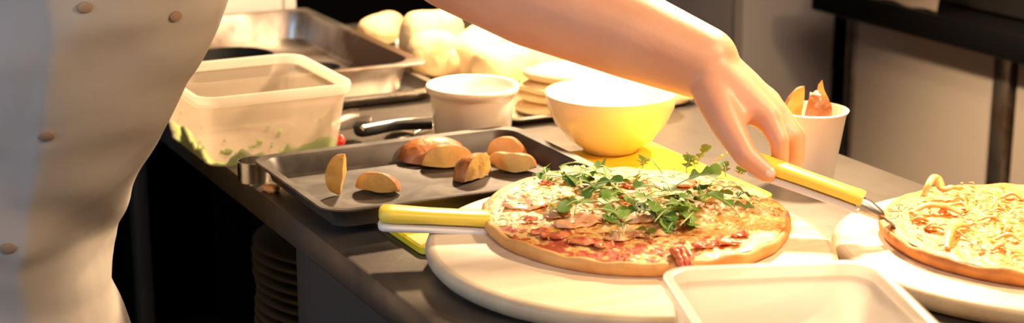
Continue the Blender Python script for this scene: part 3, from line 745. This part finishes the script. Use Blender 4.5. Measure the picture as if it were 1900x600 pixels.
# ---------------------------------------------------------------- pizza servers with yellow handles
def server(name, butt, tip, r, label, bladedir, blen, bw, group, drop):
    e = empty(name, butt, label, 'pizza server', group)
    ax = (tip-butt); L = ax.length; ax.normalize(); up = Vector((0,0,1)); s = ax.cross(up).normalized(); u = s.cross(ax)
    def sect(prof, y0, y1, half):
        b = nb(); rs = []
        for t, k in prof:
            c = butt + ax*L*t; ring = []
            for j in range(20):
                a = 2*math.pi*j/20; ca, sa = math.cos(a), math.sin(a)
                X = math.copysign(abs(ca)**.7, ca)*r*1.15*k; Y = math.copysign(abs(sa)**.7, sa)*half*k
                ring.append(c + s*X + u*((y0+y1)/2 + Y))
            rs.append(ring)
        rings(b, rs, True, True); return b
    prof = [(0,.35), (.012,.75), (.04,1.0), (.12,1.05), (.45,.92), (.8,.9), (.97,.95), (1,.85)]
    childw('handle_grip', sect(prof, -.25*r, .95*r, r*.62), 'yellow_handle', e, angle=60)
    o = childw('handle_base', sect(prof, -.95*r, -.25*r, r*.36), 'white_handle', e, angle=60); o['label'] = 'pale lower half of the handle'
    b = nb(); tube(b, [tip - ax*.004 - u*r*.2, tip + ax*.006 - u*r*.3, tip + ax*.018 - u*r*.55, tip + ax*.022 - u*r*.6], [r*.72, r*.72, r*.5, r*.25], 14); childw('ferrule', b, 'steel', e, angle=60)
    b0 = tip + ax*.016 - u*r*.5; d = bladedir.normalized(); sb = d.cross(up).normalized()
    b = nb(); rs = []
    for t in range(13):
        q = t/12; w_ = (.008 + (bw-.008)*min(1, max(0, q-.12)*2.6)**1.2)*(1 if q < .82 else (1-((q-.82)/.19)**2)**.5)
        c = b0 + d*blen*q; c.z = b0.z + (drop - b0.z)*min(1, q*3.2)
        rs.append([c + sb*w_, c + sb*w_*.5 + Vector((0,0,.0006)), c + Vector((0,0,.0007)), c - sb*w_*.5 + Vector((0,0,.0006)), c - sb*w_, c - Vector((0,0,.0007))])
    rings(b, rs, True, True); childw('blade', b, 'steel_dark', e, angle=60)
    return e
GS = 'yellow-handled pizza servers'
z1 = ZT+.038
s_b = at(702, 404, ZT+.040); s_t = at(908, 414, ZT+.033)
server('pizza_server', s_b, s_t, .0112, 'yellow-handled pizza server lying with its blade under the rocket pizza', (s_t-s_b), .10, .024, GS, ZT+.0262)
g_b = pd(1392, 302, 1.505); g_t = pd(1600, 376, 1.470)
bd = Vector((P2.location.x, P2.location.y, 0)) - Vector((g_t.x, g_t.y, 0))
server('pizza_server', g_b, g_t, .0105, 'yellow-handled pizza server gripped in the chef\'s hand', bd, .11, .026, GS, ZT+.0196)

# ---------------------------------------------------------------- the chef
def ball(bm, c, r, sc=None, rot=None):
    s = bmesh.ops.create_icosphere(bm, subdivisions=3, radius=1)
    for v in s['verts']:
        p = Vector((v.co.x*r, v.co.y*r, v.co.z*r)) if sc is None else Vector((v.co.x*sc[0], v.co.y*sc[1], v.co.z*sc[2]))
        if rot: p = rot @ p
        v.co = p + Vector(c)
def cap(bm, a, b, ra, rb):
    """closed tapered capsule"""
    a, b = Vector(a), Vector(b); ax = (b-a); L = ax.length; ax.normalize()
    s = ax.orthogonal().normalized(); u = ax.cross(s); rs = []; n = 20
    for k in range(1, 6): t = k/6*math.pi/2; rs.append((a - ax*ra*math.cos(t), ra*math.sin(t)))
    rs.append((a, ra)); rs.append((b, rb))
    for k in range(5, 0, -1): t = k/6*math.pi/2; rs.append((b + ax*rb*math.cos(t), rb*math.sin(t)))
    rings(bm, [[c + (s*math.cos(2*math.pi*i/n) + u*math.sin(2*math.pi*i/n))*r for i in range(n)] for c, r in rs], True, True)
def chain(bm, pts, rr):
    for i in range(len(pts)-1): cap(bm, pts[i], pts[i+1], rr[i], rr[i+1])
def remesh(name, bm, m, parent, vox, smooth=6, fac=.5):
    bmesh.ops.recalc_face_normals(bm, faces=bm.faces)
    me = bpy.data.meshes.new(name+'_raw'); bm.to_mesh(me); bm.free()
    o = bpy.data.objects.new(name+'_raw', me); C.objects.link(o)
    md = o.modifiers.new('r', 'REMESH'); md.mode = 'VOXEL'; md.voxel_size = vox; md.use_smooth_shade = True
    ms = o.modifiers.new('s', 'SMOOTH'); ms.factor = fac; ms.iterations = smooth
    dg = bpy.context.evaluated_depsgraph_get(); dg.update()
    out = bpy.data.meshes.new_from_object(o.evaluated_get(dg)); bpy.data.objects.remove(o)
    out.materials.clear(); out.materials.append(M[m]); out.shade_smooth()
    ob = bpy.data.objects.new(name, out); C.objects.link(ob)
    if parent: ob.parent = parent; ob.matrix_parent_inverse = Matrix.Translation(parent.location).inverted()
    return ob
HD = D(150)
fr, fd = math.sin(HD), math.cos(HD)           # facing in (right, distance)
lr, ld = -fd, fr                               # towards his left
def Q(c, f, l, z): return W(c[0] + fr*f + lr*l, c[1] + fd*f + ld*l, z)
F3 = W(fr, fd, 0); L3 = W(lr, ld, 0)
pel = (-.538, 1.535); che = (-.42, 1.56); nk = (-.385, 1.57)
man = empty('person', Q(pel, 0, 0, 0), 'person in a pale chef coat at the left, bare forearm reaching across the counter', 'person')
b = nb()
wr = pd(1302, 116, 1.575); el = pd(842, -72, 1.665); sh = W(-.205, 1.635, 1.365)
mid = el.lerp(wr, .33) + Vector((0,0,-.004))
# reaching left arm
chain(b, [sh, sh.lerp(el, .5), el, mid, el.lerp(wr, .75), wr], [.060, .052, .048, .0480, .0425, .0352])
# hand: metacarpals, fingers, thumb
K = [pd(1424, 220, 1.530), pd(1438, 212, 1.548), pd(1440, 206, 1.566), pd(1430, 206, 1.584)]
for k, kp in enumerate(K):
    w0 = wr + (K[k]-K[1])*.42
    chain(b, [w0, w0.lerp(kp, .55), kp], [.0265, .0195, .0130 - .0008*k])
cap(b, wr.lerp(K[1], .3), wr.lerp(K[2], .85), .020, .016); cap(b, wr.lerp(K[0], .3), wr.lerp(K[0], .85), .020, .014)
fing = [[(1446,262,1.514), (1448,298,1.512), (1432,321,1.515)],
        [(1470,254,1.533), (1474,298,1.533), (1452,325,1.529)],
        [(1478,252,1.556), (1478,292,1.558), (1452,318,1.551)],
        [(1462,246,1.576), (1462,282,1.578), (1440,304,1.571)]]
for k, f in enumerate(fing):
    pts = [K[k]] + [pd(*q) for q in f]; r = [.0112, .0092, .0084, .0074]
    chain(b, pts, [x - (.0012 if k == 3 else 0) for x in r])
th = [pd(1322, 170, 1.545), pd(1352, 236, 1.515), pd(1384, 290, 1.495), pd(1424, 322, 1.487)]
chain(b, th, [.0190, .0150, .0112, .0088])
cap(b, th[0], K[0].lerp(wr, .4), .018, .014)
cap(b, th[1], K[0].lerp(wr, .25), .011, .011)
# torso, neck, head
chain(b, [Q(pel,0,-.06,.90), Q(pel,0,.06,.90)], [.078, .078])
chain(b, [Q(pel,0,0,.92), Q(((pel[0]+che[0])/2, (pel[1]+che[1])/2), 0, 0, 1.06), Q(che,-.01,0,1.22)], [.085, .085, .095])
chain(b, [Q(che,0,-.07,1.25), Q(che,0,.07,1.25)], [.09, .09])
shr = W(-.545, 1.465, 1.375)
chain(b, [shr, Q(nk,0,0,1.39), sh], [.06, .07, .06])
hc = Q(nk, .055, .01, 1.595)
chain(b, [Q(nk,0,0,1.40), Q(nk,.03,0,1.50)], [.058, .055])
rotH = Matrix(((L3.x, -F3.x, 0), (L3.y, -F3.y, 0), (0, 0, 1)))      # head frame: x = his left, -y = face direction
tl = Matrix.Rotation(D(22), 3, 'X')
HM = rotH @ tl
def hp(x, y, z): return hc + HM @ Vector((x, y, z))
ball(b, hp(0,.012,.025), 1, (.074,.092,.088), HM); ball(b, hp(0,-.018,-.035), 1, (.060,.068,.078), HM)
ball(b, hp(0,-.055,-.085), 1, (.026,.024,.02), HM)
chain(b, [hp(0,-.085,.012), hp(0,-.108,-.025)], [.009, .013]); ball(b, hp(.011,-.098,-.028), .009); ball(b, hp(-.011,-.098,-.028), .009)
for s in (-1, 1):
    ball(b, hp(s*.076,.012,-.005), 1, (.010,.019,.031), HM); ball(b, hp(s*.042,-.062,-.018), .020)
ball(b, hp(0,-.082,-.058), 1, (.024,.012,.009), HM)
chain(b, [hp(-.045,-.076,.026), hp(0,-.086,.028), hp(.045,-.076,.026)], [.010,.011,.010])
# right arm hanging, relaxed hand
er = W(-.665, 1.43, 1.11); wr2 = W(-.655, 1.33, .885)
chain(b, [shr, er, er.lerp(wr2,.35), wr2], [.058, .045, .043, .030])
dn = (wr2-er).normalized(); sd = L3*.0001 + F3; sd = (sd - dn*sd.dot(dn)).normalized()
for k in range(4):
    o_ = sd*(.027 - .018*k); kp = wr2 + dn*.088 + o_
    chain(b, [wr2 + dn*.01 + o_*.5, kp], [.018, .0115])
    a1 = kp + dn*(.042 - .003*abs(k-1)) + L3*.006; a2 = a1 + dn*.022 + L3*.012; a3 = a2 + dn*.012 + L3*.016
    chain(b, [kp, a1, a2, a3], [.0102, .0088, .0080, .0070])
t0 = wr2 + dn*.025 + sd*.022; chain(b, [t0, t0 + dn*.035 + sd*.022 + L3*.01, t0 + dn*.062 + sd*.028 + L3*.02, t0 + dn*.085 + sd*.026 + L3*.028], [.0165, .0125, .0105, .0085])
# legs
for s in (-1, 1):
    hp_ = Q(pel, 0, s*.070, .86); kn = Q(pel, .03, s*.10, .49); an = Q(pel, -.02, s*.105, .10)
    chain(b, [hp_, kn, kn.lerp(an,.3), an], [.068, .056, .054, .038]); chain(b, [an, Q(pel, .10, s*.115, .055)], [.042, .032])
body = remesh('body', b, 'skin', man, .0034, 5)
# refine: nails as sub-parts? kept as parts of the person
for kk, (tipp, base) in enumerate([(th[3], th[2])]):
    b = nb(); ax = (tipp-base).normalized(); cam = (Vector((0,0,HC))-tipp).normalized(); nn = (cam - ax*cam.dot(ax) + Vector((0,0,.6))).normalized()
    sdv = ax.cross(nn).normalized(); R3 = Matrix((ax, sdv, nn)).transposed()
    ball(b, tipp + nn*.0062 + ax*.002, 1, (.0062, .0050, .0022), R3); childw('thumbnail', b, 'nail', man)
# face details and hair
for s in (-1, 1):
    b = nb(); ball(b, hp(s*.031,-.0720,.010), .0125); childw('eye', b, 'eye_white', man)
    b = nb(); ball(b, hp(s*.031,-.0800,.008), .0058); childw('iris', b, 'eye_dark', man)
b = nb(); ball(b, hp(0,-.0925,-.056), 1, (.021,.005,.004), HM); ball(b, hp(0,-.0915,-.063), 1, (.018,.005,.0045), HM); childw('lips', b, 'lip', man)
b = nb()
for s in (-1, 1): chain(b, [hp(s*.016,-.0915,.030), hp(s*.034,-.091,.036), hp(s*.050,-.080,.031)], [.0035,.0042,.003])
childw('eyebrow', b, 'hair', man)
b = nb(); ball(b, hp(0,.026,.042), 1, (.081,.093,.084), HM); ball(b, hp(0,.055,.0), 1, (.074,.060,.075), HM)
hair = remesh('hair', b, 'hair', man, .005, 3)
for v, q in [(v, v.normal.copy()) for v in hair.data.vertices]: pass

# coat : lofted torso with the photo's outline, sleeves, then folds
sil = [(442,-110), (406,0), (371,70), (332,140), (309,200), (275,270), (236,350), (198,425), (189,465), (197,530), (220,588), (234,640), (246,720)]
ab = [(.185,.120), (.170,.125), (.168,.128), (.166,.13), (.165,.13), (.165,.13), (.165,.13), (.168,.132), (.170,.133), (.180,.138), (.190,.145), (.198,.15), (.20,.155)]
b = nb(); rs = []; cen = []
for (x, y), (a_, b_) in zip(sil, ab):
    dd_ = 1.555; r_, d_, v_ = rayc(x, y); t = dd_/d_; ro_ = r_*t; z = HC + v_*t
    ext = math.sqrt((a_*lr)**2 + (b_*fr)**2); c = (ro_ - ext, dd_ - .02); cen.append((z, c))
    ring = []
    for i in range(48):
        an = 2*math.pi*i/48; ca, sa = math.cos(an), math.sin(an)
        ring.append(Q(c, math.copysign(abs(sa)**.9, sa)*b_, math.copysign(abs(ca)**.9, ca)*a_, z))
    rs.append(ring)
# shoulders above
tc_ = (nk[0]-.005, nk[1]-.005)
for (z, a_, b_) in ((1.27,.195,.125), (1.345,.19,.11), (1.40,.13,.09), (1.425,.075,.072)):
    if z > cen[0][0]+.02: rs.insert(0, [Q(tc_, math.sin(2*math.pi*i/48)*b_, math.cos(2*math.pi*i/48)*a_, z) for i in range(48)])
rings(b, rs, True, True)
cuffL = sh.lerp(el, .66); chain(b, [sh, cuffL], [.078, .068]); cap(b, cuffL, cuffL + (el-sh).normalized()*.012, .074, .073)
chain(b, [shr, er, er.lerp(wr2,.8)], [.076, .062, .052])
chain(b, [shr, Q(nk,0,0,1.385), sh], [.074, .07, .076])
coat = remesh('chef_coat', b, 'coat_cloth', man, .0045, 6)
cz = sorted(cen)
def cenz(z):
    if z <= cz[0][0]: return cz[0][1]
    for (z0_, c0_), (z1_, c1_) in zip(cz, cz[1:]):
        if z <= z1_: t = (z-z0_)/(z1_-z0_); return (c0_[0]*(1-t)+c1_[0]*t, c0_[1]*(1-t)+c1_[1]*t)
    return cz[-1][1]
zw = HC + (lambda q: q[2]*1.5/q[1])(rayc(210, 462))
CO = [v.co.copy() for v in coat.data.vertices]; NO = [v.normal.copy() for v in coat.data.vertices]; flat = []
for p, nn_ in zip(CO, NO):
    c = cenz(p.z); cw = W(c[0], c[1], p.z)
    sl = (p-cw).dot(L3); sf = (p-cw).dot(F3)
    d_ = .0085*nz3(Vector((p.x*3.5, p.y*3.5, p.z*6)), 2.4) + .0022*nz3(Vector((p.x*9, p.y*9, p.z*13)), 2.)
    q_ = noise.ridged_multi_fractal(Vector((p.x*2.2 + p.z*3., p.y*2.2, p.z*6.5 - p.x*3)), 1., 2., 3, 1., 2.)
    d_ += .0022*(q_ - 1.2)
    # drag folds running down from the reaching shoulder, gathers at the waist
    d_ += .004*math.sin((sl*.75 + p.z*.9)*62 + 4*nz3(p, 6))*max(0, 1-abs(p.z-zw-.02)/.10)
    d_ -= .003*math.exp(-((p.z-zw)/.012)**2)*max(0, min(1, .5+.8*nz3(p, 5)+.3))
    s0_ = -.02 + .305*(1.11-p.z)
    sm_ = lambda q: (lambda t: t*t*(3-2*t))(max(0., min(1., q)))
    wt_ = sm_((sl+.17)/.07)*sm_((.19-sl)/.05)*sm_(sf/.05)
    d_ += wt_*(.0035/(1+math.exp(max(-60, min(60, -(sl-s0_)/.0022)))) - .45*max(0., min(.055, s0_-sl)))
    flat.extend(p + nn_*d_)
coat.data.vertices.foreach_set('co', flat); coat.data.update()
# buttons seated on the cloth
bvh = BVHTree.FromPolygons([v.co.copy() for v in coat.data.vertices], [tuple(p.vertices) for p in coat.data.polygons])
o0 = Vector((0,0,HC))
for (x, y) in ((157,14), (86,252), (14,461), (325,30)):
    hit, nrm, ix, ds = bvh.ray_cast(o0, (W(*rayc(x, y))).normalized())
    if hit is None: continue
    bb = nb(); R3 = nrm.to_track_quat('Z', 'Y').to_matrix()
    lathe(bb, [(0, -.002), (.0085, -.002), (.0095, 0), (.0085, .0022), (.006, .0026), (.003, .0032), (0, .0028)], 20)
    for v in bb.verts: v.co = hit + R3 @ Vector((v.co.x*.75, v.co.y*.5, v.co.z*.8))
    childw('button', bb, 'button_tan', man)
# trousers and shoes
b = nb()
chain(b, [Q(pel,-.01,-.05,.88), Q(pel,-.01,.05,.88)], [.088, .088])
for s in (-1, 1):
    hp_ = Q(pel, 0, s*.070, .86); kn = Q(pel, .03, s*.10, .49); an = Q(pel, -.02, s*.105, .11)
    chain(b, [hp_, kn, an], [.080, .068, .060])
remesh('trousers', b, 'trouser', man, .009, 5)
for s in (-1, 1):
    b = nb(); a0 = Q(pel, -.06, s*.105, .045); a1 = Q(pel, .14, s*.125, .035)
    cap(b, a0, a1, .045, .035); cap(b, a0 + Vector((0,0,.03)), a0.lerp(a1,.4) + Vector((0,0,.03)), .046, .04)
    o = remesh('shoe', b, 'shoe', man, .006, 4)
    for v in o.data.vertices: v.co.z = max(v.co.z, .0008)

# ---------------------------------------------------------------- light
def spot(name, loc, tgt, e, col, size, ang, blend=.6):
    l = bpy.data.lights.new(name, 'SPOT'); l.energy = e; l.color = col; l.shadow_soft_size = size; l.spot_size = D(ang); l.spot_blend = blend
    o = bpy.data.objects.new(name, l); C.objects.link(o); o.location = loc; o.rotation_euler = (Vector(tgt)-Vector(loc)).to_track_quat('-Z', 'Y').to_euler(); return o
def area(name, loc, tgt, e, col, sx, sy):
    l = bpy.data.lights.new(name, 'AREA'); l.energy = e; l.color = col; l.shape = 'RECTANGLE'; l.size = sx; l.size_y = sy
    o = bpy.data.objects.new(name, l); C.objects.link(o); o.location = loc; o.rotation_euler = (Vector(tgt)-Vector(loc)).to_track_quat('-Z', 'Y').to_euler(); return o
WARM = (1., .71, .42)
spot('heat_and_fill_light', (1.10, 2.10, 1.50), (.90, 1.66, .9), 66, WARM, .04, 160, .4)
spot('heat_and_fill_light', (1.30, 1.62, 1.50), (.98, 1.22, .9), 84, WARM, .04, 150, .5)
spot('heat_and_fill_light', (1.30, .90, 1.58), (.92, 1.12, .9), 35, WARM, .05, 150, .5)  # added fill, not a heat lamp: brightens the boards and near tub
area('camera_side_fill_light', (.3, -.2, 2.35), (.6, 1.3, .9), 18, (1., .76, .56), .9, .5)  # unseen fill added on the camera side to soften shade on the coat
dl = area('daylight_from_left', (-1.1, 1.0, 1.45), (.12, 1.42, 1.12), 1.4, (.40, .66, 1.), .6, .8)
dl.data.spread = D(50)

w = bpy.data.worlds.new('world'); bpy.context.scene.world = w; w.use_nodes = True
w.node_tree.nodes['Background'].inputs[0].default_value = (.05,.045,.04,1); w.node_tree.nodes['Background'].inputs[1].default_value = .3

# ---------------------------------------------------------------- camera
cd = bpy.data.cameras.new('camera'); cam = bpy.data.objects.new('camera', cd); C.objects.link(cam)
cd.sensor_width = 36; cd.lens = FOC*36/1900; cd.clip_start = .05; cd.clip_end = 50
cam.location = (0, 0, HC); cam.rotation_euler = (math.pi/2 - PITCH, 0, -YAW)
cd.dof.use_dof = True; cd.dof.focus_distance = 1.60; cd.dof.aperture_fstop = 5.6
sc_ = bpy.context.scene; sc_.camera = cam
vs = sc_.view_settings; sc_.display_settings.display_device = 'sRGB'
vs.view_transform = 'Standard'; vs.look = 'None'; vs.exposure = 0.; vs.gamma = 1; vs.use_curve_mapping = False
